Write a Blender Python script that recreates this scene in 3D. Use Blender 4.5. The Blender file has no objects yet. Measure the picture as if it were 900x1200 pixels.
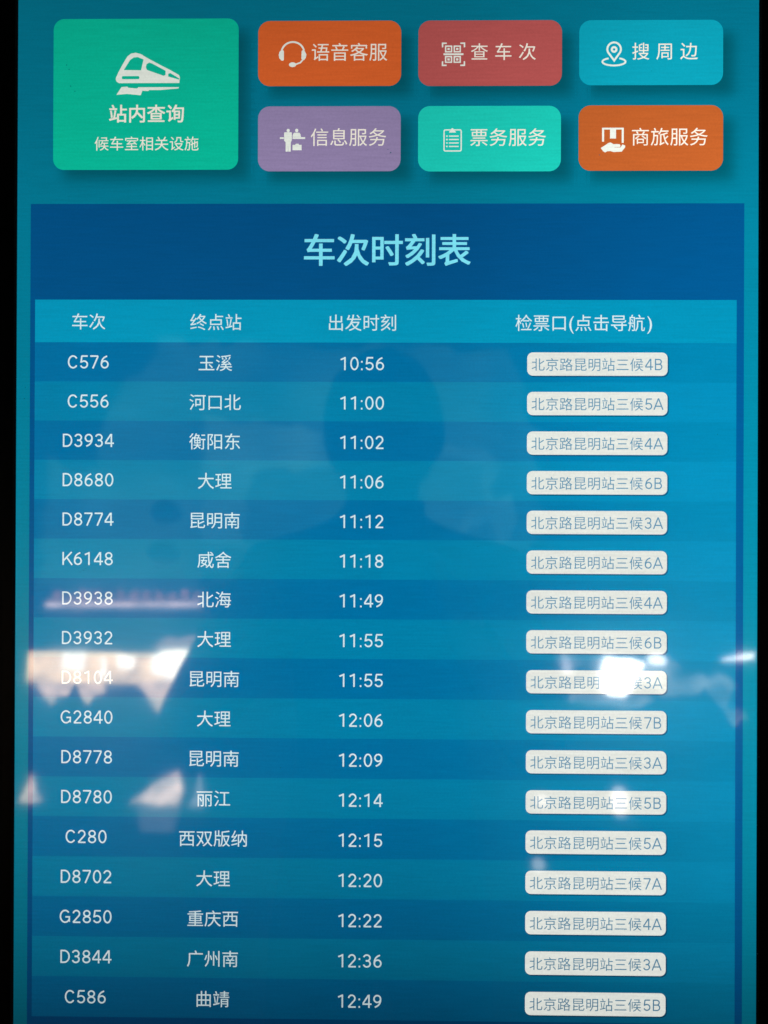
import bpy, bmesh, math, random
from mathutils import Vector, Matrix
import numpy as np

scene = bpy.context.scene
COL = scene.collection
random.seed(7)

# ------------------------------------------------------------------ camera, world, exposure
MM = 0.0006106                      # metres of glass per unit of screen layout (the layout is 900 units wide)
ZC = 0.56                           # height of the layout's centre above the foot of the display housing
TILT = math.radians(-10)            # the display leans back
ROOT_LOC = Vector((0.0, 0.0, 0.85))
ROOT_M = Matrix.Translation(ROOT_LOC) @ Matrix.Rotation(TILT, 4, 'X')

cam = bpy.data.cameras.new('camera')
cam_ob = bpy.data.objects.new('camera', cam)
COL.objects.link(cam_ob)
cam.sensor_fit = 'VERTICAL'
cam.sensor_height = 36.0
cam.lens = 36.0 * 1230.0 / 1200.0
cam.clip_start = 0.01
cam.clip_end = 200.0
cam.dof.use_dof = True
cam.dof.focus_distance = 0.69
cam.dof.aperture_fstop = 14.0
_r = Matrix(((0.9998555828729588, -0.003945523107461528, 0.01653016168052776),
             (0.016519098069380463, -0.0028204023470231126, -0.9998595725048469),
             (0.003991590754334909, 0.9999882390198445, -0.0027548185494718916)))
# camera axes above are: right, up, back as columns
CAM_LOCAL = Vector((0.01241, -0.75093, ZC - 0.00207))
cam_ob.matrix_world = ROOT_M @ Matrix.Translation(CAM_LOCAL) @ _r.to_4x4()
scene.camera = cam_ob

world = bpy.data.worlds.new('World')
scene.world = world
world.use_nodes = True
world.node_tree.nodes['Background'].inputs['Color'].default_value = (0.55, 0.68, 0.8, 1)
world.node_tree.nodes['Background'].inputs['Strength'].default_value = 0.02

scene.view_settings.view_transform = 'Standard'
scene.view_settings.look = 'None'
scene.view_settings.exposure = 0.0
scene.view_settings.gamma = 1.0
scene.view_settings.use_curve_mapping = False

# ------------------------------------------------------------------ colours
def lin(c):
    return tuple(((x / 255) / 12.92 if x <= 10.3 else ((x / 255 + 0.055) / 1.055) ** 2.4) for x in c)

V0, VTOP, VFOOT, USIDE = 0.48, 2.25, 16.0, 0.72       # view-angle and lens falloff put into the emission: brightest right middle, weak top and foot
def smooth(a, b, x):
    t = min(max((x - a) / (b - a), 0), 1); return t * t * (3 - 2 * t)
def view_falloff(px, py):
    u, v = px / 900, py / 1200
    return math.exp(-VTOP * min(v - V0, 0) ** 2 - VFOOT * max(v - V0, 0) ** 4) * (USIDE + (1 - USIDE) * smooth(0.5, 0.95, u))

def ui(srgb, px, py, falloff=1.0):
    b = view_falloff(px, py) ** falloff
    return tuple(max(c - 0.0006, 0) / b for c in lin(srgb))

# ------------------------------------------------------------------ root
root = bpy.data.objects.new('information_display', None)
COL.objects.link(root)
root.matrix_world = ROOT_M
root.empty_display_size = 0.1
root['label'] = 'upright black framed touchscreen showing a blue train departure table below coloured buttons'
root['category'] = 'touchscreen'

# ------------------------------------------------------------------ materials
def screen_group():
    g = bpy.data.node_groups.new('screen_pixels', 'ShaderNodeTree')
    g.interface.new_socket('Color', in_out='INPUT', socket_type='NodeSocketColor')
    g.interface.new_socket('Right', in_out='INPUT', socket_type='NodeSocketColor')
    q = g.interface.new_socket('Falloff', in_out='INPUT', socket_type='NodeSocketFloat'); q.default_value = 1.0
    g.interface.new_socket('Shader', in_out='OUTPUT', socket_type='NodeSocketShader')
    N, L = g.nodes, g.links
    gi, go = N.new('NodeGroupInput'), N.new('NodeGroupOutput')
    tc = N.new('ShaderNodeTexCoord'); tc.object = root
    sep = N.new('ShaderNodeSeparateXYZ'); L.new(tc.outputs['Object'], sep.inputs[0])
    def math_(op, a, b=None):
        n = N.new('ShaderNodeMath'); n.operation = op
        for i, q in enumerate((a, b)):
            if q is None: continue
            if isinstance(q, (int, float)): n.inputs[i].default_value = q
            else: L.new(q, n.inputs[i])
        return n.outputs[0]
    u = math_('ADD', math_('MULTIPLY', sep.outputs['X'], 1 / (MM * 900)), 0.5)
    v = math_('ADD', math_('MULTIPLY', math_('SUBTRACT', sep.outputs['Z'], ZC), -1 / (MM * 1200)), 0.5)
    dv = math_('SUBTRACT', v, V0)
    up = math_('MINIMUM', dv, 0.0); dn = math_('MAXIMUM', dv, 0.0)
    dn2 = math_('MULTIPLY', dn, dn)
    e = math_('ADD', math_('MULTIPLY', math_('MULTIPLY', up, up), -VTOP), math_('MULTIPLY', math_('MULTIPLY', dn2, dn2), -VFOOT))
    mr = N.new('ShaderNodeMapRange'); mr.interpolation_type = 'SMOOTHSTEP'
    mr.inputs['From Min'].default_value = 0.5; mr.inputs['From Max'].default_value = 0.95
    L.new(u, mr.inputs['Value'])
    side = math_('ADD', math_('MULTIPLY', mr.outputs[0], 1 - USIDE), USIDE)
    b = math_('MULTIPLY', math_('EXPONENT', math_('MULTIPLY', e, gi.outputs['Falloff'])), math_('POWER', side, gi.outputs['Falloff']))  # the same view-angle falloff, put into the emission strength by position
    # a colour that drifts towards the right edge
    dr = N.new('ShaderNodeMixRGB'); L.new(mr.outputs[0], dr.inputs['Fac']); L.new(gi.outputs['Color'], dr.inputs['Color1']); L.new(gi.outputs['Right'], dr.inputs['Color2'])
    # noise put into the emission to imitate sensor grain, moire ripples and uneven brightness
    def noise(scale, detail, stretch=(1, 1, 1)):
        mp = N.new('ShaderNodeMapping'); mp.inputs['Scale'].default_value = stretch
        L.new(tc.outputs['Object'], mp.inputs['Vector'])
        n = N.new('ShaderNodeTexNoise'); n.inputs['Scale'].default_value = scale; n.inputs['Detail'].default_value = detail
        L.new(mp.outputs[0], n.inputs['Vector'])
        return n.outputs['Fac']
    g1 = math_('ADD', math_('MULTIPLY', noise(700, 2), 0.2), 1 - 0.1)
    g2 = math_('ADD', math_('MULTIPLY', noise(9, 3), 0.16), 1 - 0.08)
    g3 = math_('ADD', math_('MULTIPLY', noise(70, 3, (0.5, 1, 9)), 0.26), 1 - 0.13)
    b = math_('MULTIPLY', math_('MULTIPLY', b, g1), math_('MULTIPLY', g2, g3))
    p = N.new('ShaderNodeBsdfPrincipled')
    p.inputs['Base Color'].default_value = (0.004, 0.005, 0.006, 1)
    p.inputs['Specular IOR Level'].default_value = 0.5
    L.new(math_('ADD', math_('MULTIPLY', noise(30, 4), 0.05), 0.015), p.inputs['Roughness'])
    p.inputs['Coat Weight'].default_value = 0.22
    p.inputs['Coat Roughness'].default_value = 0.22
    L.new(dr.outputs[0], p.inputs['Emission Color'])
    L.new(b, p.inputs['Emission Strength'])
    L.new(p.outputs[0], go.inputs['Shader'])
    return g
SCREEN = screen_group()

_mats = {}
def screen_mat(name, srgb, px, py, fade=False, falloff=1.0, right=(1, 1, 1)):
    key = (name, srgb, px, py, fade, falloff, right)
    if key in _mats: return _mats[key]
    m = bpy.data.materials.new(name); m.use_nodes = True
    N, L = m.node_tree.nodes, m.node_tree.links
    N.clear()
    out = N.new('ShaderNodeOutputMaterial')
    g = N.new('ShaderNodeGroup'); g.node_tree = SCREEN
    c = ui(srgb, px, py, falloff)
    g.inputs['Color'].default_value = c + (1,)
    g.inputs['Right'].default_value = tuple(q * k for q, k in zip(c, right)) + (1,)
    g.inputs['Falloff'].default_value = falloff
    if fade:
        at = N.new('ShaderNodeAttribute'); at.attribute_name = 'shade_alpha'
        tr = N.new('ShaderNodeBsdfTransparent'); mx = N.new('ShaderNodeMixShader')
        L.new(at.outputs['Fac'], mx.inputs[0]); L.new(tr.outputs[0], mx.inputs[1]); L.new(g.outputs[0], mx.inputs[2])
        L.new(mx.outputs[0], out.inputs['Surface'])
    else:
        L.new(g.outputs[0], out.inputs['Surface'])
    _mats[key] = m
    return m

def plain_mat(name, color, rough=0.5, metallic=0.0, bump=0.0, scale=200):
    m = bpy.data.materials.new(name); m.use_nodes = True
    N, L = m.node_tree.nodes, m.node_tree.links
    p = N['Principled BSDF']
    p.inputs['Metallic'].default_value = metallic
    n = N.new('ShaderNodeTexNoise'); n.inputs['Scale'].default_value = scale; n.inputs['Detail'].default_value = 3
    tc = N.new('ShaderNodeTexCoord'); L.new(tc.outputs['Object'], n.inputs['Vector'])
    r = N.new('ShaderNodeMapRange'); r.inputs['To Min'].default_value = max(rough - 0.06, 0.02); r.inputs['To Max'].default_value = rough + 0.06
    L.new(n.outputs['Fac'], r.inputs['Value']); L.new(r.outputs[0], p.inputs['Roughness'])
    mx = N.new('ShaderNodeMixRGB'); mx.inputs['Color1'].default_value = tuple(c * 0.85 for c in color) + (1,); mx.inputs['Color2'].default_value = tuple(c * 1.15 for c in color) + (1,)
    L.new(n.outputs['Fac'], mx.inputs['Fac']); L.new(mx.outputs[0], p.inputs['Base Color'])
    if bump:
        b = N.new('ShaderNodeBump'); b.inputs['Strength'].default_value = bump; b.inputs['Distance'].default_value = 0.001
        L.new(n.outputs['Fac'], b.inputs['Height']); L.new(b.outputs[0], p.inputs['Normal'])
    return m

def glow_mat(name, color, strength, uneven=0.5, scale=3.0):
    m = bpy.data.materials.new(name); m.use_nodes = True
    N, L = m.node_tree.nodes, m.node_tree.links
    N.clear()
    out = N.new('ShaderNodeOutputMaterial'); e = N.new('ShaderNodeEmission')
    e.inputs['Color'].default_value = color + (1,)
    tc = N.new('ShaderNodeTexCoord'); n = N.new('ShaderNodeTexNoise'); n.inputs['Scale'].default_value = scale; n.inputs['Detail'].default_value = 3
    L.new(tc.outputs['Object'], n.inputs['Vector'])
    r = N.new('ShaderNodeMapRange'); r.inputs['From Min'].default_value = 0.3; r.inputs['From Max'].default_value = 0.7
    r.inputs['To Min'].default_value = strength * (1 - uneven); r.inputs['To Max'].default_value = strength * (1 + uneven)
    L.new(n.outputs['Fac'], r.inputs['Value']); L.new(r.outputs[0], e.inputs['Strength'])
    L.new(e.outputs[0], out.inputs['Surface'])
    return m

BEZEL = plain_mat('black_bezel_glass', (0.0012, 0.0014, 0.0018), 0.3, 0, 0, 300)
BEZEL.node_tree.nodes['Principled BSDF'].inputs['Specular IOR Level'].default_value = 0.02
HOUSING = plain_mat('black_housing_paint', (0.012, 0.012, 0.013), 0.42, 0, 0.2, 900)

# ------------------------------------------------------------------ mesh helpers (flat screen graphics, layout units -> metres)
def P(px, py, layer=0):
    """layout point on the glass; every layer lies 0.12 mm nearer the viewer"""
    return Vector(((px - 450) * MM, -0.00012 * layer, ZC + (600 - py) * MM))

def link(name, mesh, parent, mats):
    o = bpy.data.objects.new(name, mesh)
    COL.objects.link(o)
    o.parent = parent
    for m in mats: mesh.materials.append(m)
    return o

class Flat:
    """collects flat faces of one graphic"""
    def __init__(self): self.v, self.f, self.mi = [], [], []
    def face(self, pts, layer, mi=0):
        n = len(self.v); self.v += [P(x, y, layer) for x, y in pts]
        idx = list(range(n, n + len(pts)))
        a = sum(pts[i][0] * pts[(i + 1) % len(pts)][1] - pts[(i + 1) % len(pts)][0] * pts[i][1] for i in range(len(pts)))
        if a > 0: idx.reverse()
        self.f.append(idx); self.mi.append(mi)
    def mesh2d(self, verts, faces, layer, mi=0):
        """verts in layout units"""
        n = len(self.v); self.v += [P(x, y, layer) for x, y in verts]
        for f in faces:
            pts = [verts[i] for i in f]
            a = sum(pts[i][0] * pts[(i + 1) % len(pts)][1] - pts[(i + 1) % len(pts)][0] * pts[i][1] for i in range(len(pts)))
            idx = [n + i for i in f]
            if a > 0: idx.reverse()
            self.f.append(idx); self.mi.append(mi)
    def build(self, name, parent, *mats):
        me = bpy.data.meshes.new(name)
        me.from_pydata(self.v, [], self.f)
        me.polygons.foreach_set('material_index', self.mi)
        return link(name, me, parent, mats)

def rect(x0, y0, x1, y1): return [(x0, y0), (x1, y0), (x1, y1), (x0, y1)]
def rrect(x0, y0, x1, y1, r, n=10):
    o = []
    for cx, cy, a0 in ((x1 - r, y0 + r, -90), (x1 - r, y1 - r, 0), (x0 + r, y1 - r, 90), (x0 + r, y0 + r, 180)):
        for k in range(n + 1):
            a = math.radians(a0 + 90 * k / n); o.append((cx + r * math.cos(a), cy + r * math.sin(a)))
    return o
def ellipse(cx, cy, rx, ry, n=32, a0=0, a1=360):
    full = abs(a1 - a0) >= 360
    m = n if full else n + 1
    return [(cx + rx * math.cos(math.radians(a0 + (a1 - a0) * k / n)), cy + ry * math.sin(math.radians(a0 + (a1 - a0) * k / n))) for k in range(m)]

def eval_mesh(ob):
    COL.objects.link(ob)
    dg = bpy.context.evaluated_depsgraph_get()
    me = bpy.data.meshes.new_from_object(ob.evaluated_get(dg))
    COL.objects.unlink(ob)
    d = ob.data
    bpy.data.objects.remove(ob); bpy.data.curves.remove(d)
    vs = [(v.co.x, v.co.y) for v in me.vertices]; fs = [tuple(p.vertices) for p in me.polygons]
    bpy.data.meshes.remove(me)
    return vs, fs

_glyphs = {}
def glyph(text, offset):
    """outline of a string at em size 1, from the built-in font"""
    k = (text, offset)
    if k not in _glyphs:
        c = bpy.data.curves.new('glyph', 'FONT'); c.body = text; c.size = 1.0; c.offset = offset; c.resolution_u = 3; c.fill_mode = 'FRONT'
        _glyphs[k] = eval_mesh(bpy.data.objects.new('glyph', c))
    return _glyphs[k]

def put_cjk(fl, text, xc, yc, em, pitch=None, layer=1, mi=0, bold=0.0, thin=0.0):
    """Chinese text, one glyph per cell; bold > 0 thickens the strokes by stacking shifted copies"""
    pitch = pitch or em
    shifts = [(0, 0)] if not bold else [(dx * bold, dy * bold) for dx, dy in ((-1, -0.7), (1, -0.7), (-1, 0.7), (1, 0.7), (0, 0))]
    x = xc - pitch * (len(text) - 1) / 2
    for ch in text:
        if ch != ' ':
            vs, fs = glyph(ch, -thin)
            for j, (dx, dy) in enumerate(shifts):
                fl.mesh2d([(x + (a - 0.5 + dx) * em, yc - (b - 0.38 + dy) * em) for a, b in vs], fs, layer + 0.08 * j, mi)
        x += pitch

def _arc(cx, cy, rx, ry, a0, a1, n=14):
    return [(cx + rx * math.cos(math.radians(a0 + (a1 - a0) * k / n)), cy + ry * math.sin(math.radians(a0 + (a1 - a0) * k / n))) for k in range(n + 1)]
# plain grotesque letters as strokes in a box of height 1: (advance, [(closed, points), ...])
LETTERS = {
    '0': (0.79, [(True, _arc(0.395, 0.5, 0.26, 0.45, 0, 350, 28))]),
    '1': (0.79, [(False, [(0.14, 0.80), (0.44, 0.92)]), (False, [(0.46, 0.0), (0.46, 1.0)])]),
    '2': (0.79, [(False, _arc(0.385, 0.70, 0.24, 0.25, 172, -32, 14) + [(0.13, 0.055)]), (False, [(0.12, 0.055), (0.69, 0.055)])]),
    '3': (0.79, [(False, _arc(0.37, 0.725, 0.24, 0.225, 165, -80, 14) + [(0.29, 0.5)]), (False, [(0.29, 0.52)] + _arc(0.37, 0.285, 0.255, 0.235, 82, -165, 16))]),
    '4': (0.79, [(False, [(0.545, 0.0), (0.545, 1.0)]), (False, [(0.51, 0.97), (0.09, 0.33)]), (False, [(0.06, 0.285), (0.74, 0.285)])]),
    '5': (0.79, [(False, [(0.67, 0.945), (0.2, 0.945)]), (False, [(0.225, 0.95), (0.17, 0.5)] + _arc(0.39, 0.31, 0.26, 0.255, 128, -160, 18))]),
    '6': (0.79, [(True, _arc(0.40, 0.315, 0.25, 0.26, 0, 345, 24)), (False, [(0.58, 0.945)] + _arc(0.62, 0.38, 0.47, 0.54, 112, 184, 10))]),
    '7': (0.79, [(False, [(0.08, 0.945), (0.69, 0.945)]), (False, [(0.675, 0.93), (0.28, 0.0)])]),
    '8': (0.79, [(True, _arc(0.395, 0.735, 0.225, 0.21, 0, 345, 24)), (True, _arc(0.395, 0.27, 0.255, 0.22, 0, 345, 24))]),
    '9': (0.79, [(True, _arc(0.385, 0.685, 0.25, 0.26, 0, 345, 24)), (False, [(0.205, 0.055)] + _arc(0.165, 0.62, 0.47, 0.54, -68, 4, 10))]),
    ':': (0.36, [(False, [(0.17, 0.0), (0.17, 0.135)]), (False, [(0.17, 0.57), (0.17, 0.705)])]),
    'A': (0.92, [(False, [(0.07, 0.0), (0.46, 1.0)]), (False, [(0.46, 1.0), (0.85, 0.0)]), (False, [(0.19, 0.31), (0.73, 0.31)])]),
    'B': (0.88, [(False, [(0.17, 0.0), (0.17, 1.0)]), (False, [(0.2, 0.945), (0.43, 0.945)] + _arc(0.45, 0.735, 0.225, 0.21, 88, -88, 12) + [(0.2, 0.525)]), (False, [(0.2, 0.52), (0.45, 0.52)] + _arc(0.48, 0.29, 0.24, 0.235, 88, -88, 12) + [(0.2, 0.055)])]),
    'C': (0.92, [(False, _arc(0.47, 0.5, 0.34, 0.45, 36, 324, 26))]),
    'D': (0.92, [(False, [(0.17, 0.0), (0.17, 1.0)]), (False, [(0.2, 0.945), (0.38, 0.945)] + _arc(0.40, 0.5, 0.38, 0.445, 88, -88, 18) + [(0.2, 0.055)])]),
    'G': (0.96, [(False, _arc(0.48, 0.5, 0.36, 0.45, 40, 318, 26) + [(0.8, 0.16), (0.8, 0.47)]), (False, [(0.5, 0.46), (0.86, 0.46)])]),
    'K': (0.90, [(False, [(0.17, 0.0), (0.17, 1.0)]), (False, [(0.2, 0.34), (0.82, 1.0)]), (False, [(0.42, 0.62), (0.86, 0.0)])]),
}
def put_latin(fl, text, xc, yc, cap, layer=1, mi=0, weight=0.114, squeeze=1.0):
    total = sum(LETTERS[c][0] for c in text); x = xc - total * cap * squeeze / 2
    n = 0
    for c in text:
        adv, strokes = LETTERS[c]
        for closed, pts in strokes:
            vs, fs = stroke([(x + a * cap * squeeze, yc - (b - 0.5) * cap) for a, b in pts], weight * cap, closed)
            fl.mesh2d(vs, fs, layer + 0.08 * (n % 5), mi); n += 1
        x += adv * cap * squeeze

def filled(outlines):
    """2D fill with holes of closed outlines"""
    c = bpy.data.curves.new('outline', 'CURVE'); c.dimensions = '2D'; c.fill_mode = 'BOTH'
    for pts in outlines:
        s = c.splines.new('POLY'); s.points.add(len(pts) - 1); s.use_cyclic_u = True
        for i, (x, y) in enumerate(pts): s.points[i].co = (x / 10, y / 10, 0, 1)
    vs, fs = eval_mesh(bpy.data.objects.new('outline', c))
    return [(x * 10, y * 10) for x, y in vs], fs
def stroke(pts, w, closed=False):
    """a ribbon of width w along a polyline"""
    n = len(pts); L_, R_ = [], []
    for i in range(n):
        a = Vector(pts[(i - 1) % n] if (closed or i > 0) else pts[i]); b = Vector(pts[(i + 1) % n] if (closed or i < n - 1) else pts[i])
        p = Vector(pts[i])
        d1 = (p - a).normalized() if (p - a).length > 1e-9 else (b - p).normalized()
        d2 = (b - p).normalized() if (b - p).length > 1e-9 else d1
        t = (d1 + d2).normalized() if (d1 + d2).length > 1e-6 else d1
        nrm = Vector((-t.y, t.x)); c = max(nrm.dot(Vector((-d1.y, d1.x))), 0.5)
        L_.append(tuple(p + nrm * w / 2 / c)); R_.append(tuple(p - nrm * w / 2 / c))
    vs = L_ + R_; fs = [(i, (i + 1) % n, n + (i + 1) % n, n + i) for i in range(n if closed else n - 1)]
    return vs, fs

# ------------------------------------------------------------------ the display body
SX0, SX1, SY0, SY1 = 16.1, 885.1, -140, 1404           # lit area in layout units
def box_bm(bm, x0, x1, y0, y1, z0, z1):
    vs = [bm.verts.new(c) for c in ((x0, y0, z0), (x1, y0, z0), (x1, y1, z0), (x0, y1, z0), (x0, y0, z1), (x1, y0, z1), (x1, y1, z1), (x0, y1, z1))]
    for f in ((0, 3, 2, 1), (4, 5, 6, 7), (0, 1, 5, 4), (1, 2, 6, 5), (2, 3, 7, 6), (3, 0, 4, 7)): bm.faces.new([vs[i] for i in f])
def frame_mesh(name, inner, outer, y_inner, y_outer):
    """a closed ring between two rectangles, sloping from depth y_inner at the lit area to y_outer at the rim"""
    me = bpy.data.meshes.new(name); bm = bmesh.new()
    def ring(r, y): return [bm.verts.new((x, y, z)) for x, z in ((r[0], r[2]), (r[1], r[2]), (r[1], r[3]), (r[0], r[3]))]
    rings = [ring(r, y) for r, y in ((inner, 0.002), (inner, y_inner), (outer, y_outer), (outer, 0.002))]
    for a, b in zip(rings, rings[1:] + rings[:1]):
        for i in range(4): bm.faces.new((a[i], a[(i + 1) % 4], b[(i + 1) % 4], b[i]))
    bmesh.ops.recalc_face_normals(bm, faces=bm.faces)
    bm.to_mesh(me); bm.free()
    return me
ix0, ix1 = (SX0 - 450) * MM, (SX1 - 450) * MM
iz0, iz1 = ZC + (600 - SY1) * MM, ZC + (600 - SY0) * MM
lip = 0.0016
inner = (ix0, ix1, iz0, iz1); mid = (ix0 - lip, ix1 + lip, iz0 - lip, iz1 + lip); outer = (ix0 - 0.028, ix1 + 0.028, iz0 - 0.028, iz1 + 0.028)
bez = link('bezel', frame_mesh('bezel', mid, outer, -0.0016, -0.0016), root, [BEZEL])
LIP = plain_mat('dark_lip_plastic', (0.01, 0.012, 0.014), 0.25)
link('inner_lip', frame_mesh('inner_lip', inner, mid, -0.0004, -0.0016), bez, [LIP])
me = bpy.data.meshes.new('housing'); bm = bmesh.new()
box_bm(bm, outer[0] - 0.006, outer[1] + 0.006, 0.004, 0.075, outer[2] - 0.006, outer[3] + 0.006)
bmesh.ops.bevel(bm, geom=bm.edges[:], offset=0.006, segments=3, affect='EDGES'); bm.to_mesh(me); bm.free()
link('housing', me, root, [HOUSING])

# ------------------------------------------------------------------ screen background
BG = screen_mat('teal_screen_background', (3, 125, 152), 24, 600)
fl = Flat(); fl.face(rect(SX0 - 1, SY0 - 1, SX1 + 1, SY1 + 1), 0)
fl.build('screen_background', root, BG)

# ------------------------------------------------------------------ menu buttons
def erf_box(x, a, b, s): return 0.5 * (math.erf((x - a) / (s * 1.414)) - math.erf((x - b) / (s * 1.414)))
def drop_shadow(parent, x0, y0, x1, y1, mat):
    nx, ny = 46, 30; gx0, gx1, gy0, gy1 = x0 - 8, x1 + 34, y0 - 8, y1 + 34
    vs, dens = [], []
    for j in range(ny + 1):
        for i in range(nx + 1):
            x = gx0 + (gx1 - gx0) * i / nx; y = gy0 + (gy1 - gy0) * j / ny
            vs.append(P(x, y, 1)); dens.append(0.97 * erf_box(x, x0 + 12, x1 + 13, 6.5) * erf_box(y, y0 + 14, y1 + 12, 6.5))
    fs = [(j * (nx + 1) + i, (j + 1) * (nx + 1) + i, (j + 1) * (nx + 1) + i + 1, j * (nx + 1) + i + 1) for j in range(ny) for i in range(nx)]
    me = bpy.data.meshes.new('drop_shadow'); me.from_pydata(vs, [], fs)
    at = me.attributes.new('shade_alpha', 'FLOAT', 'POINT'); at.data.foreach_set('value', dens)
    return link('drop_shadow', me, parent, [mat])

SHADOW = screen_mat('button_drop_shadow_pixels', (0, 78, 92), 480, 110, fade=True)
BTN_TXT = (232, 226, 212)

def zoomed(pts, ox, oy, k): return [(ox + x / k, oy + y / k) for x, y in pts]
def icon_train():
    z = lambda p: zoomed(p, 120 - 3.6, 50 - 1.2, 8.18)
    a = filled([z([(128, 340), (150, 290), (195, 205), (240, 130), (275, 103), (320, 95), (370, 108), (430, 145), (560, 215), (650, 260), (740, 312), (747, 335), (742, 388), (160, 388), (138, 375), (129, 358)]),
                z([(205, 262), (265, 165), (300, 141), (340, 137), (396, 160), (372, 265)]),
                z([(418, 235), (425, 205), (450, 190), (480, 200), (610, 270), (608, 310), (590, 318), (430, 262)]),
                z([(635, 298), (655, 292), (742, 345), (740, 356), (635, 325)]),
                z([(192, 320), (350, 320), (358, 335), (350, 350), (192, 350), (185, 335)])])
    b = filled([z([(135, 500), (185, 425), (240, 422), (250, 432), (335, 440), (345, 428), (738, 428), (735, 440), (560, 455), (455, 455), (440, 465), (385, 462), (370, 505), (240, 492)])])
    return [a, b]
def icon_headset():
    z = lambda p: zoomed(p, 315 - 2.8, 40 - 0.9, 15)
    arc = z(ellipse(428, 330, 200, 190, 28, 192, 348))
    return [stroke(arc, 2.1), filled([z([(180, 370), (190, 318), (215, 290), (262, 288), (271, 310), (271, 455), (255, 470), (228, 466), (190, 425)])]),
            filled([z([(582, 305), (600, 285), (632, 290), (668, 360), (660, 415), (625, 462), (600, 455), (580, 435)])]),
            stroke(z([(605, 455), (560, 505), (485, 532)]), 1.7), filled([z(ellipse(425, 540, 64, 42, 24))])]
def icon_scan():
    z = lambda p: zoomed(p, 505 - 2.4, 40 - 0.7, 15)
    out = []
    for sx, sy in ((0, 0), (1, 0), (0, 1), (1, 1)):
        x, y = (208, 168) if (sx, sy) == (0, 0) else (592 if sx else 208, 557 if sy else 168)
        dx, dy = (-72 if sx else 72), (-72 if sy else 72)
        out.append(stroke(z([(x, y + dy), (x, y), (x + dx, y)]), 1.7))
    for x0, y0 in ((250, 208), (402, 208), (250, 392), (402, 392)):
        out.append(filled([z(rect(x0, y0, x0 + 128, y0 + 122)), z(rect(x0 + 24, y0 + 23, x0 + 104, y0 + 99))]))
        out.append(filled([z(rect(x0 + 44, y0 + 42, x0 + 84, y0 + 80))]))
    out.append(filled([z(rect(225, 346, 575, 378))]))
    return out
def icon_pin():
    z = lambda p: zoomed(p, 695 - 2.9, 40 + 0.1, 15)
    drop = ellipse(370, 270, 118, 118, 30, 150, 390) + [(372, 470)]
    return [stroke(z(drop), 2.2, True), stroke(z(ellipse(370, 275, 40, 40, 24)), 2.4, True), stroke(z(ellipse(368, 490, 202, 66, 48, -62, 242)), 2.0)]
def icon_counter():
    z = lambda p: zoomed(p, 320 - 2.2, 140 - 0.6, 18)
    return [filled([z(ellipse(322, 235, 33, 36, 20))]),
            filled([z([(245, 272), (390, 272), (400, 290), (400, 440), (378, 485), (376, 682), (327, 682), (323, 520), (318, 682), (270, 682), (268, 480), (238, 452), (236, 290)])]),
            filled([z(ellipse(503, 235, 34, 37, 20))]), filled([z([(445, 282), (560, 282), (580, 310), (592, 372), (414, 372), (425, 310)])]),
            filled([z(rect(148, 378, 230, 413))]), filled([z(rect(415, 376, 682, 415))]),
            filled([z([(415, 540), (470, 540), (485, 515), (540, 515), (555, 540), (607, 540), (607, 652), (415, 652)])])]
def icon_clipboard():
    z = lambda p: zoomed(p, 505 - 2.0, 140 - 0.3, 18)
    out = [stroke(z(rrect(281, 224, 642, 668, 30, 5)), 1.4, True), filled([z([(385, 280), (400, 245), (425, 235), (432, 200), (455, 185), (478, 200), (486, 235), (515, 245), (532, 280)])])]
    for y in (355, 427, 500, 573):
        out += [filled([z(rect(325, y - 14, 357, y + 14))]), filled([z(rect(385, y - 12, 590, y + 12))])]
    return out
def icon_parcel():
    z = lambda p: zoomed(p, 695 - 2.9, 140 + 0.1, 18)
    return [filled([z([(198, 178), (652, 178), (652, 498), (610, 498), (610, 215), (240, 215), (240, 470), (198, 470)])]), filled([z(rect(365, 214, 490, 405))]),
            filled([z([(170, 605), (250, 555), (335, 497), (380, 490), (440, 525), (500, 520), (570, 528), (586, 560), (570, 585), (460, 585), (460, 592), (580, 594), (600, 570), (625, 530), (685, 555), (680, 592), (612, 680), (440, 690), (380, 670), (310, 672), (262, 697), (222, 672)])])]

buttons = [
    # x0 y0 x1 y1 radius, colour, sample point, label, icon, caption(text, xc, yc, em, pitch)
    ((58.2, 20.3, 276.9, 198.4, 13), (8, 170, 140), (170, 110), 'large green button with a train icon', icon_train, [('站内查询', 168.7, 132.2, 22.4, 22.6, 0.013), ('候车室相关设施', 168.8, 167.5, 17.7, 17.7, 0.0)]),
    ((300.0, 23.6, 468.0, 100.2, 14), (192, 86, 38), (385, 62), 'orange button with a headset icon', icon_headset, [('语音客服', 407.2, 60.4, 22.4, 22.6, 0.0)]),
    ((488.2, 23.8, 656.0, 100.5, 14), (168, 78, 76), (575, 62), 'brick red button with a scanning frame icon', icon_scan, [('查车次', 587.6, 60.6, 21.4, 28.0, 0.0)]),
    ((676.2, 24.0, 843.6, 100.2, 14), (12, 163, 186), (765, 62), 'turquoise blue button with a map pin icon', icon_pin, [('搜周边', 775.9, 60.6, 21.4, 28.0, 0.0)]),
    ((300.2, 124.0, 467.8, 200.4, 14), (137, 122, 160), (385, 162), 'mauve button with a service counter icon', icon_counter, [('信息服务', 406.6, 160.4, 22.4, 22.6, 0.0)]),
    ((488.2, 124.0, 655.2, 200.8, 14), (28, 196, 178), (575, 162), 'mint green button with a clipboard icon', icon_clipboard, [('票务服务', 593.4, 160.8, 22.4, 22.6, 0.0)]),
    ((675.8, 123.8, 843.8, 200.2, 14), (203, 102, 46), (765, 162), 'orange button with a parcel in hand icon', icon_parcel, [('商旅服务', 781.6, 160.6, 22.4, 22.6, 0.0)]),
]
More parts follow.
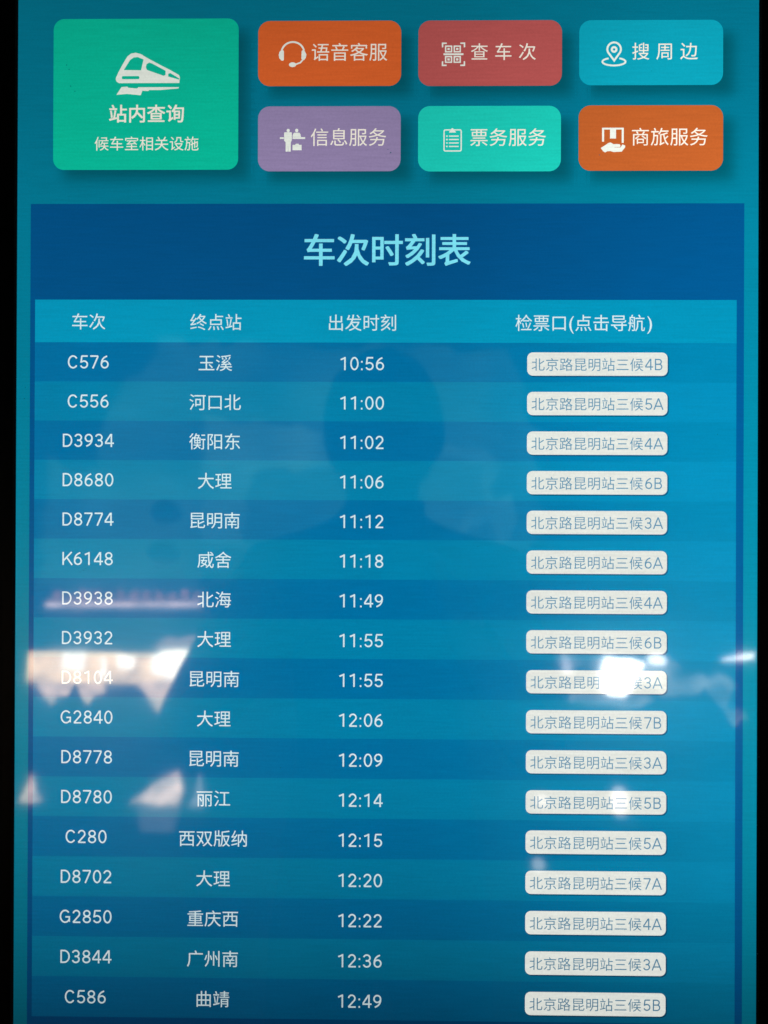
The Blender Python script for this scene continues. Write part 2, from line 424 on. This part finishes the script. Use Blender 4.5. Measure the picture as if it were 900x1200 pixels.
for (x0, y0, x1, y1, r), rgb, (sx, sy), lab, icon, caps in buttons:
    fl = Flat(); fl.face(rrect(x0, y0, x1, y1, r), 2)
    b = fl.build('menu_button', root, screen_mat('button_pixels', rgb, sx, sy))
    b['label'] = lab
    drop_shadow(b, x0, y0, x1, y1, SHADOW)
    fl = Flat()
    im = screen_mat('button_symbol_pixels', (222, 228, 218), 575, 110)
    for vs, fs in icon(): fl.mesh2d(vs, fs, 3)
    fl.build('icon', b, im)
    for text, xc, yc, em, pitch, off in caps:
        fl = Flat(); put_cjk(fl, text, xc, yc, em, pitch, 3, 0, off)
        fl.build('caption', b, screen_mat('button_caption_pixels', BTN_TXT, 575, 110))

# ------------------------------------------------------------------ timetable
PANEL = screen_mat('navy_panel_pixels', (0, 78, 130), 440, 320)
fl = Flat(); fl.face(rect(32.0, 238.4, 868.8, SY1 - 60), 1)
panel = fl.build('timetable_panel', root, PANEL)
fl = Flat(); put_cjk(fl, '车次时刻表', 452.0, 292.8, 39.6, 39.6, 2, 0, 0.014)
fl.build('title', panel, screen_mat('title_pixels', (122, 222, 238), 450, 293))

RX0, RX1, HY, RY, PITCH = 37.8, 860.2, 351.3, 401.5, 46.65
TEXT = (212, 232, 235)
fl = Flat(); fl.face(rect(RX0, HY, RX1, RY), 2)
hdr = fl.build('header_row', root, screen_mat('header_row_pixels', (4, 146, 182), 350, 376, right=(0.8, 0.78, 0.8)))
HT = screen_mat('row_text_pixels', TEXT, 440, 500, falloff=0.4)
for text, xc, yc, em in (('车次', 101.2, 377.0, 20.6), ('终点站', 251.6, 377.6, 20.6), ('出发时刻', 423.6, 378.2, 20.6)):
    fl = Flat(); put_cjk(fl, text, xc, yc, em, em, 3); fl.build('column_heading', hdr, HT)
fl = Flat()
put_cjk(fl, '检票口', 633.2, 378.2, 20.6, 20.6, 3)
put_cjk(fl, '点击导航', 713.0, 378.2, 20.6, 20.6, 3)
vs, fs = glyph('(', 0.0); k = 22.0; fl.mesh2d([(664.2 + a * k, 378.2 - (b - 0.34) * k) for a, b in vs], fs, 3)
vs, fs = glyph(')', 0.0); fl.mesh2d([(756.2 + a * k, 378.2 - (b - 0.34) * k) for a, b in vs], fs, 3)
fl.build('column_heading', hdr, HT)

ROWS = [('C576', '玉溪', '10:56', '4B'), ('C556', '河口北', '11:00', '5A'), ('D3934', '衡阳东', '11:02', '4A'), ('D8680', '大理', '11:06', '6B'),
        ('D8774', '昆明南', '11:12', '3A'), ('K6148', '威舍', '11:18', '6A'), ('D3938', '北海', '11:49', '4A'), ('D3932', '大理', '11:55', '6B'),
        ('D8104', '昆明南', '11:55', '3A'), ('G2840', '大理', '12:06', '7B'), ('D8778', '昆明南', '12:09', '3A'), ('D8780', '丽江', '12:14', '5B'),
        ('C280', '西双版纳', '12:15', '5A'), ('D8702', '大理', '12:20', '7A'), ('G2850', '重庆西', '12:22', '4A'), ('D3844', '广州南', '12:36', '3A'), ('C586', '曲靖', '12:49', '5B')]
DARK = screen_mat('dark_row_pixels', (2, 114, 166), 560, 625, right=(1.2, 1.22, 1.0))
LIGHT = screen_mat('light_row_pixels', (4, 131, 173), 560, 665)
BADGE = screen_mat('gate_badge_pixels', (229, 233, 226), 700, 560, falloff=0.12)
BADGE_TXT = screen_mat('gate_text_pixels', (88, 146, 178), 700, 560, falloff=0.5)
BADGE_SH = screen_mat('gate_badge_edge_pixels', (0, 92, 132), 700, 560)
for i, (num, dest, time_, gate) in enumerate(ROWS):
    y0, y1 = (RY + 46.1 * k + 0.0325 * k * k for k in (i, i + 1)); yc = (y0 + y1) / 2
    fl = Flat(); fl.face(rect(RX0, y0, RX1, y1), 2)
    row = fl.build('timetable_row', root, DARK if i % 2 == 0 else LIGHT)
    row['label'] = '%s blue row for train %s leaving at %s' % ('darker' if i % 2 == 0 else 'lighter', num, time_)
    fl = Flat(); put_latin(fl, num, 101.2, yc + 0.1, 15.4, 3); fl.build('train_number', row, HT)
    fl = Flat(); put_cjk(fl, dest, 251.0, yc + 1.0, 20.6, 20.6, 3); fl.build('destination', row, HT)
    fl = Flat(); put_latin(fl, time_, 423.5, yc + 1.6, 15.4, 3); fl.build('departure_time', row, HT)
    fl = Flat(); cy = yc + 1.8
    fl.face(rrect(618.0, cy - 12.4, 781.8, cy + 15.2, 6.5, 6), 3, 2)
    fl.face(rrect(616.8, cy - 13.6, 780.2, cy + 13.6, 6.5, 6), 4, 0)
    put_cjk(fl, '北京路昆明站三候', 686.8, cy + 0.6, 16.2, 16.4, 5, 1, 0, 0.002)
    put_latin(fl, gate, 764.4, cy + 0.4, 13.3, 5, 1, 0.105)
    fl.build('gate_badge', row, BADGE, BADGE_TXT, BADGE_SH)

# specks of dust and small scuffs on the glass
DUST = screen_mat('grime_on_glass', (0, 84, 104), 450, 350)
fl = Flat()
for x, y, s in ((74, 75, 1.3), (77, 80, 1.0), (79, 100, 1.2), (84, 106, 0.9), (97, 670, 1.1), (99.5, 668, 0.9), (93, 672, 0.8), (456, 179, 1.3), (453, 175, 0.7), (760, 84, 0.8), (52, 756, 0.9), (700, 182, 0.8), (26, 468, 1.1), (27, 455, 0.8), (838, 508, 0.8), (361, 62, 0.9), (240, 82, 0.7), (640, 340, 0.7), (330, 900, 0.8), (560, 640, 0.7)):
    fl.face([(x + s * random.uniform(0.4, 0.8) * math.cos(a * 0.9), y + s * random.uniform(0.4, 0.8) * math.sin(a * 0.9)) for a in range(7)], 7)
d = fl.build('dust', root, DUST); d['kind'] = 'stuff'

# ------------------------------------------------------------------ what the glass mirrors
# The hall behind the viewer, eight metres off: lit shop front and lamps, slabs and globes added to shape the glare, and the person taking the picture.
def tag(o, label, cat, group=None):
    o['label'] = label; o['category'] = cat
    if group: o['group'] = group
    return o
def slab(name, outline, y, depth, mat, parent=None):
    """an upright panel: outline in (x, z) metres at distance y, with a real depth"""
    me = bpy.data.meshes.new(name); bm = bmesh.new()
    f = [bm.verts.new((x, y, z)) for x, z in outline]; b = [bm.verts.new((x, y - depth, z)) for x, z in outline]
    bm.faces.new(f); bm.faces.new(list(reversed(b)))
    n = len(f)
    for i in range(n): bm.faces.new((f[i], b[i], b[(i + 1) % n], f[(i + 1) % n]))
    bmesh.ops.recalc_face_normals(bm, faces=bm.faces)
    bm.to_mesh(me); bm.free()
    return link(name, me, parent, [mat])
def ragged(outline, amp, step=0.06, seed=1):
    rnd = random.Random(seed); out = []
    for (x0, z0), (x1, z1) in zip(outline, outline[1:] + outline[:1]):
        n = max(1, int(math.hypot(x1 - x0, z1 - z0) / step))
        out += [(x0 + (x1 - x0) * k / n + rnd.uniform(-amp, amp), z0 + (z1 - z0) * k / n + rnd.uniform(-amp, amp)) for k in range(n)]
    return out
def base(name, loc, label, cat):
    o = bpy.data.objects.new(name, None); COL.objects.link(o); o.location = loc
    return tag(o, label, cat)
def under(o, parent):
    """parent a mesh built in world coordinates to a thing"""
    o.parent = parent; o.matrix_parent_inverse = Matrix.Translation(-parent.location)
    return o

WARM, WHITE, PINK, COOL = (1.0, 0.9, 0.74), (1.0, 0.97, 0.94), (0.95, 0.55, 0.75), (0.38, 1.0, 0.85)
DARKMETAL = plain_mat('dark_painted_metal', (0.02, 0.02, 0.022), 0.5)

shop = base('shop_front', (-2.4, -8.0, 1.1), 'warmly lit shop front mirrored in the left of the screen', 'shop front')
under(slab('window', [(-3.12, 1.395), (-1.96, 1.39), (-1.84, 1.64), (-3.12, 1.655)], -8.02, 0.04, glow_mat('shop_window_glow', (1.0, 0.66, 0.34), 20.0, 0.45, 6.0)), shop)
BR = glow_mat('bright_display_glow', (1.0, 0.86, 0.66), 30.0, 0.3, 8.0)
MD = glow_mat('soft_tail_glow', (1.0, 0.66, 0.42), 14.0, 0.5, 9.0)
for pts in ([(-2.82, 1.5), (-2.64, 1.5), (-2.62, 1.64), (-2.83, 1.65)], [(-2.5, 1.44), (-2.46, 1.44), (-2.45, 1.6), (-2.5, 1.61)],
            [(-2.34, 1.5), (-2.22, 1.51), (-2.21, 1.62), (-2.36, 1.625)], [(-2.06, 1.47), (-1.9, 1.43), (-1.5, 1.5), (-1.5, 1.71), (-1.98, 1.66), (-2.07, 1.61)]):
    under(slab('display_panel', ragged(pts, 0.012, 0.08, 3), -7.99, 0.02, BR), shop)
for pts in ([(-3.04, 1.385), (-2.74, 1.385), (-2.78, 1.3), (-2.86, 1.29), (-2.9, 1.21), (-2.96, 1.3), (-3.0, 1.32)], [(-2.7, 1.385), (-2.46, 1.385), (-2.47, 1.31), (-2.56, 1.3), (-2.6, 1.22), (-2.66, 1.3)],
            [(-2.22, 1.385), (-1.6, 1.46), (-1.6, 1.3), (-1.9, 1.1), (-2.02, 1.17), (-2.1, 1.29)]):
    under(slab('glow_tail', ragged(pts, 0.014, 0.07, 5), -8.01, 0.03, MD), shop)  # tails of glare below the window, shaped as glowing slabs
under(slab('pink_patch', ragged([(-2.06, 1.68), (-1.5, 1.7), (-1.5, 1.79), (-1.95, 1.78), (-2.04, 1.74)], 0.012, 0.08, 4), -8.03, 0.04, glow_mat('pink_patch_glow', (1.0, 0.55, 0.42), 5.0, 0.5, 6.0)), shop)  # glowing slab for the pinkish patch above the window

sign = base('tube_lamp', (-2.35, -8.0, 2.02), 'long fluorescent tube under a pink sign mirrored at the left of the screen', 'lamp')
under(slab('tube', [(-3.0, 2.025), (-1.68, 2.035), (-1.68, 2.07), (-3.0, 2.06)], -8.0, 0.03, glow_mat('tube_glow', (1.0, 0.72, 0.66), 14.0, 0.35, 12.0)), sign)
comb = [(-3.0, 2.07), (-1.68, 2.08)]
for k in range(12):                                   # upright ribs of the sign above the tube
    x = -1.69 - k * 0.108
    comb += [(x, 2.16 + 0.02 * math.sin(k * 1.7)), (x - 0.055, 2.165 + 0.02 * math.sin(k * 2.3)), (x - 0.06, 2.09), (x - 0.103, 2.09)]
under(slab('sign_panel', comb, -8.02, 0.04, glow_mat('sign_glow', (1.0, 0.34, 0.26), 4.2, 0.5, 7.0)), sign)

LOW = glow_mat('floor_glare_glow', (1.0, 0.68, 0.5), 15.0, 0.75, 7.0)  # glowing slabs added as triangular patches of floor glare
t = base('floor_glare', (-2.0, -8.0, 0.4), 'wide cone shaped slab added as glare low at the left of the screen', 'lamp')
under(slab('glare_patch', ragged([(-2.2, 0.43), (-1.8, 0.41), (-1.79, 0.56), (-1.82, 0.69), (-1.88, 0.64), (-2.02, 0.56)], 0.014, 0.07, 9), -8.0, 0.05, LOW), t)
under(slab('glare_tail', [(-2.1, 0.2), (-1.84, 0.2), (-1.8, 0.405), (-2.16, 0.425)], -8.02, 0.04, glow_mat('dim_glare_tail', (0.9, 0.75, 0.7), 1.6, 0.5, 5.0)), t)
t = base('floor_glare', (-3.05, -8.0, 0.4), 'narrow pointed slab added as glare low by the left bezel', 'lamp')
under(slab('glare_patch', ragged([(-3.12, 0.42), (-2.94, 0.43), (-3.0, 0.5), (-3.03, 0.66), (-3.07, 0.52)], 0.01, 0.08, 2), -8.0, 0.05, LOW), t)
t = base('floor_glare', (-1.66, -8.0, 0.35), 'small slim slab added as glare beside the wide cone shaped one', 'lamp')
under(slab('glare_patch', [(-1.72, 0.4), (-1.6, 0.4), (-1.61, 0.5), (-1.64, 0.66), (-1.66, 0.5)], -8.0, 0.05, glow_mat('slim_glare_glow', (1, .9, .9), 6.0, .4)), t)

t = base('spotlight', (1.82, -8.0, 1.3), 'dazzling white spotlight mirrored over the gate buttons at right', 'spotlight')
HOT = glow_mat('spotlight_glow', WHITE, 55.0, 0.1, 2.0)
under(slab('lens', ragged([(1.69, 1.5), (1.7, 1.39), (1.75, 1.33), (1.84, 1.32), (1.9, 1.36), (1.95, 1.45), (2.05, 1.57), (1.93, 1.63), (1.72, 1.625)], 0.015, 0.08, 8), -8.0, 0.05, HOT), t)
HZ = glow_mat('haze_glow', (0.9, 0.85, 0.7), 3.6, 1.0, 5.0)
def blob(cx, cz, rx, rz, seed):
    return ragged([(cx + rx * math.cos(k * math.pi / 6), cz + rz * math.sin(k * math.pi / 6)) for k in range(12)], 0.03, 0.05, seed)
HZ2 = glow_mat('pale_haze_glow', (0.9, 0.85, 0.7), 2.4, 1.0, 6.0)
for k, (cx, cz, rx, rz) in enumerate(((2.12, 1.52, 0.2, 0.11), (2.42, 1.42, 0.22, 0.07), (2.24, 1.4, 0.13, 0.08), (1.6, 1.3, 0.17, 0.06), (1.85, 1.27, 0.26, 0.05), (2.68, 1.36, 0.1, 0.12), (2.78, 1.16, 0.09, 0.06), (1.5, 1.6, 0.2, 0.05))):
    under(slab('haze_blob', blob(cx, cz, rx, rz, 20 + k), -8.04 - 0.002 * k, 0.04, HZ if k < 2 else HZ2), t)  # ragged glowing blobs added as haze around the bright spot
under(slab('side_glare', [(2.08, 1.58), (2.2, 1.57), (2.22, 1.62), (2.16, 1.66), (2.08, 1.65)], -8.0, 0.04, glow_mat('side_glare_glow', WHITE, 32.0, 0.2)), t)  # glowing slabs shaped as the bright smears either side of the spotlight
under(slab('side_glare', [(1.36, 1.5), (1.44, 1.48), (1.42, 1.62), (1.36, 1.66)], -8.0, 0.04, glow_mat('side_glare_dim_glow', (1, .88, .9), 9.0, 0.3)), t)
t = base('strip_lamp', (2.8, -8.0, 1.62), 'short slanted strip lamp mirrored by the right bezel', 'lamp')
under(slab('tube', [(2.68, 1.605), (2.94, 1.625), (2.95, 1.68), (2.86, 1.665), (2.7, 1.63)], -8.0, 0.04, glow_mat('strip_glow', WHITE, 30.0, 0.3, 6.0)), t)
for x, z, w, h, k, lab in ((1.17, 0.47, 0.05, 0.05, 7.0, 'faint round glow added as floor glare on the left end of a gate button'), (1.8, 0.47, 0.07, 0.12, 10.0, 'faint tall glow added as floor glare below the dazzling spotlight'), (1.13, -0.03, 0.05, 0.05, 7.0, 'lowest faint glow added as floor glare near the foot of the gate column')):
    pts = [(x + w * math.cos(a * math.pi / 8), z + h * math.sin(a * math.pi / 8)) for a in range(16)]
    tag(slab('faint_glow', pts, -8.0, 0.05, glow_mat('faint_floor_glow', (1.0, 0.9, 0.88), k, 0.2)), lab, 'lamp')  # glowing discs added for faint floor reflections

# glowing panels added so the glass mirrors a pale backdrop
FW = glow_mat('backdrop_glow', COOL, 0.95, 0.6, 1.7)
w1 = base('backdrop_panel', (-0.5, -8.2, 2.5), 'large pale glowing panel added as backdrop around the head of the person', 'window')
under(slab('glow_panel', ragged([(-1.75, 2.62), (-1.1, 2.5), (0.5, 2.5), (0.62, 2.78), (0.8, 2.82), (0.86, 2.66), (1.02, 2.75), (1.0, 3.02), (0.86, 3.0), (0.76, 3.12), (0.86, 3.3), (0.74, 3.42), (0.3, 3.5), (-1.75, 3.75)], 0.035, 0.09, 6), -8.2, 0.04, FW), w1)
FD = glow_mat('faint_backdrop_glow', COOL, 0.4, 0.6, 1.2)
under(slab('glow_panel', ragged([(-2.6, 2.3), (-1.2, 2.35), (0.6, 2.35), (1.2, 2.6), (1.25, 3.6), (1.0, 4.4), (-2.2, 4.5), (-2.7, 3.7)], 0.06, 0.15, 11), -8.35, 0.04, FD), w1)  # added so the head mirrors as a dark outline
under(slab('glow_panel', ragged([(-1.35, 2.6), (-0.9, 2.54), (0.3, 2.54), (0.6, 2.86), (0.74, 2.95), (0.7, 3.25), (0.3, 3.35), (-1.3, 3.2)], 0.04, 0.1, 12), -8.1, 0.04, FD), w1)
w2 = base('backdrop_panel', (-2.5, -8.25, 2.1), 'dim glowing panel added as backdrop beside the left bezel', 'window')
w1['kind'] = w2['kind'] = 'thing'
under(slab('glow_panel', ragged([(-3.15, 2.2), (-1.72, 2.2), (-1.8, 3.2), (-3.15, 3.4)], 0.05, 0.12, 14), -8.3, 0.04, glow_mat('dim_backdrop_glow', COOL, 0.55, 0.6, 1.6)), w2)

for x, z, r, lab in ((-2.71, 3.28, 0.17, 'large dark round lantern added for a dark patch high at the left of the screen'), (-1.94, 2.79, 0.13, 'dark round lantern added for a dark patch beside the fifth row of the table'), (-1.95, 2.45, 0.13, 'dark round lantern added for a dark patch beside the sixth row of the table')):
    me = bpy.data.meshes.new('globe'); bm = bmesh.new(); bmesh.ops.create_uvsphere(bm, u_segments=24, v_segments=12, radius=r)
    for v in bm.verts: v.co.z *= 0.85
    bm.to_mesh(me); bm.free()
    o = link('globe', me, None, [DARKMETAL]); o.location = (x, -7.7, z); tag(o, lab, 'globe')  # invented globes that mirror as dark round patches

# the person who takes the picture: seen only as a dark outline in the glass
SKIN = plain_mat('skin', (0.42, 0.26, 0.19), 0.55)
COAT = plain_mat('dark_coat_cloth', (0.018, 0.02, 0.024), 0.9, 0, 0.3, 400)
HAIR = plain_mat('black_hair', (0.008, 0.007, 0.006), 0.6, 0, 0.4, 500)
V, E_, RAD = [], [], []
def j(p, r, frm=None):
    V.append(p); RAD.append(r)
    if frm is not None: E_.append((frm, len(V) - 1))
    return len(V) - 1
PX, PY = -0.02, -0.98
pel = j((PX, PY, 0.98), 0.165)
wa = j((PX, PY, 1.14), 0.15, pel); ch = j((PX, PY + 0.01, 1.34), 0.165, wa); sh = j((PX, PY, 1.49), 0.12, ch)
nk = j((PX, PY + 0.02, 1.575), 0.058, sh); ch_ = j((PX, PY + 0.045, 1.65), 0.07, nk); hd = j((PX, PY + 0.035, 1.735), 0.088, ch_); tp = j((PX, PY + 0.02, 1.80), 0.066, hd)
j((PX, PY + 0.135, 1.70), 0.012, hd)      # nose
for sx in (-1, 1):
    j((PX + sx * 0.098, PY + 0.02, 1.715), 0.014, hd)                      # ear
    s1 = j((PX + sx * 0.19, PY, 1.475), 0.08, sh); el = j((PX + (0.255 if sx > 0 else -0.325), PY + 0.10, 1.175 if sx > 0 else 1.205), 0.055, s1)
    wr = j((PX + sx * 0.115, PY + 0.255, 1.395), 0.034, el); pa = j((PX + sx * 0.078, PY + 0.285, 1.43), 0.03, wr)
    for dz, ln in ((0.035, 0.034), (0.016, 0.038), (-0.003, 0.036), (-0.02, 0.03)):
        a = j((PX + 0.03 + sx * 0.062, PY + 0.272, 1.44 + dz), 0.0095, pa); b = j((PX + 0.03 + sx * (0.062 - ln * 0.5), PY + 0.268, 1.446 + dz), 0.0085, a); j((PX + 0.03 + sx * (0.062 - ln), PY + 0.27, 1.448 + dz), 0.007, b)
    a = j((PX + 0.03 + sx * 0.06, PY + 0.31, 1.445), 0.011, pa); j((PX + 0.03 + sx * 0.046, PY + 0.322, 1.475), 0.009, a)
    hp = j((PX + sx * 0.10, PY, 0.90), 0.10, pel); kn = j((PX + sx * 0.12, PY + 0.02, 0.50), 0.068, hp); an = j((PX + sx * 0.13, PY - 0.02, 0.09), 0.048, kn)
    j((PX + sx * 0.15, PY + 0.14, 0.045), 0.042, an)
me = bpy.data.meshes.new('person'); me.from_pydata([Vector(p) for p in V], E_, [])
tmp = bpy.data.objects.new('person', me); COL.objects.link(tmp)
sk = tmp.modifiers.new('skin', 'SKIN'); sk.use_smooth_shade = True
for i, d in enumerate(me.skin_vertices[0].data): d.radius = (RAD[i], RAD[i]); d.use_root = (i == 0)
tmp.modifiers.new('subdivision', 'SUBSURF').levels = 2
body = bpy.data.meshes.new_from_object(tmp.evaluated_get(bpy.context.evaluated_depsgraph_get()))
COL.objects.unlink(tmp); bpy.data.objects.remove(tmp)
body.name = 'person'
person = bpy.data.objects.new('person', body)
COL.objects.link(person)
body.materials.clear(); body.materials.append(COAT); body.materials.append(SKIN)
for p in body.polygons:
    c = p.center
    p.material_index = 1 if (c.z > 1.56 and abs(c.x - PX) < 0.13) or (c.y > PY + 0.245 and c.z > 1.38) else 0
    p.use_smooth = True
tag(person, 'person in a dark coat holding up a phone, mirrored as a dark outline', 'person')
me = bpy.data.meshes.new('hair'); bm = bmesh.new()
bmesh.ops.create_icosphere(bm, subdivisions=4, radius=1.0)
bmesh.ops.delete(bm, geom=[v for v in bm.verts if (v.co.y > 0.35 and v.co.z < 0.35) or v.co.z < -0.75], context='VERTS')
for v in bm.verts:
    k = 1 + 0.05 * math.sin(9 * v.co.x + 4 * v.co.z) * math.cos(7 * v.co.y)
    v.co = Vector((v.co.x * 0.106 * k, v.co.y * 0.115 * k, v.co.z * 0.135 * k)) + Vector((PX, PY + 0.025, 1.745))
for f in bm.faces: f.smooth = True
bm.to_mesh(me); bm.free()
hair = link('hair', me, person, [HAIR])

me = bpy.data.meshes.new('phone'); bm = bmesh.new()
box_bm(bm, -0.040, 0.034, -0.0145, -0.0065, -0.135, 0.022)
bmesh.ops.bevel(bm, geom=bm.edges[:], offset=0.003, segments=3, affect='EDGES')
bm.to_mesh(me); bm.free()
phone = link('phone', me, None, [plain_mat('phone_glass', (0.01, 0.01, 0.012), 0.2)])
phone.matrix_world = ROOT_M @ Matrix.Translation(CAM_LOCAL)
tag(phone, 'black phone held upright in both hands facing the screen', 'phone')
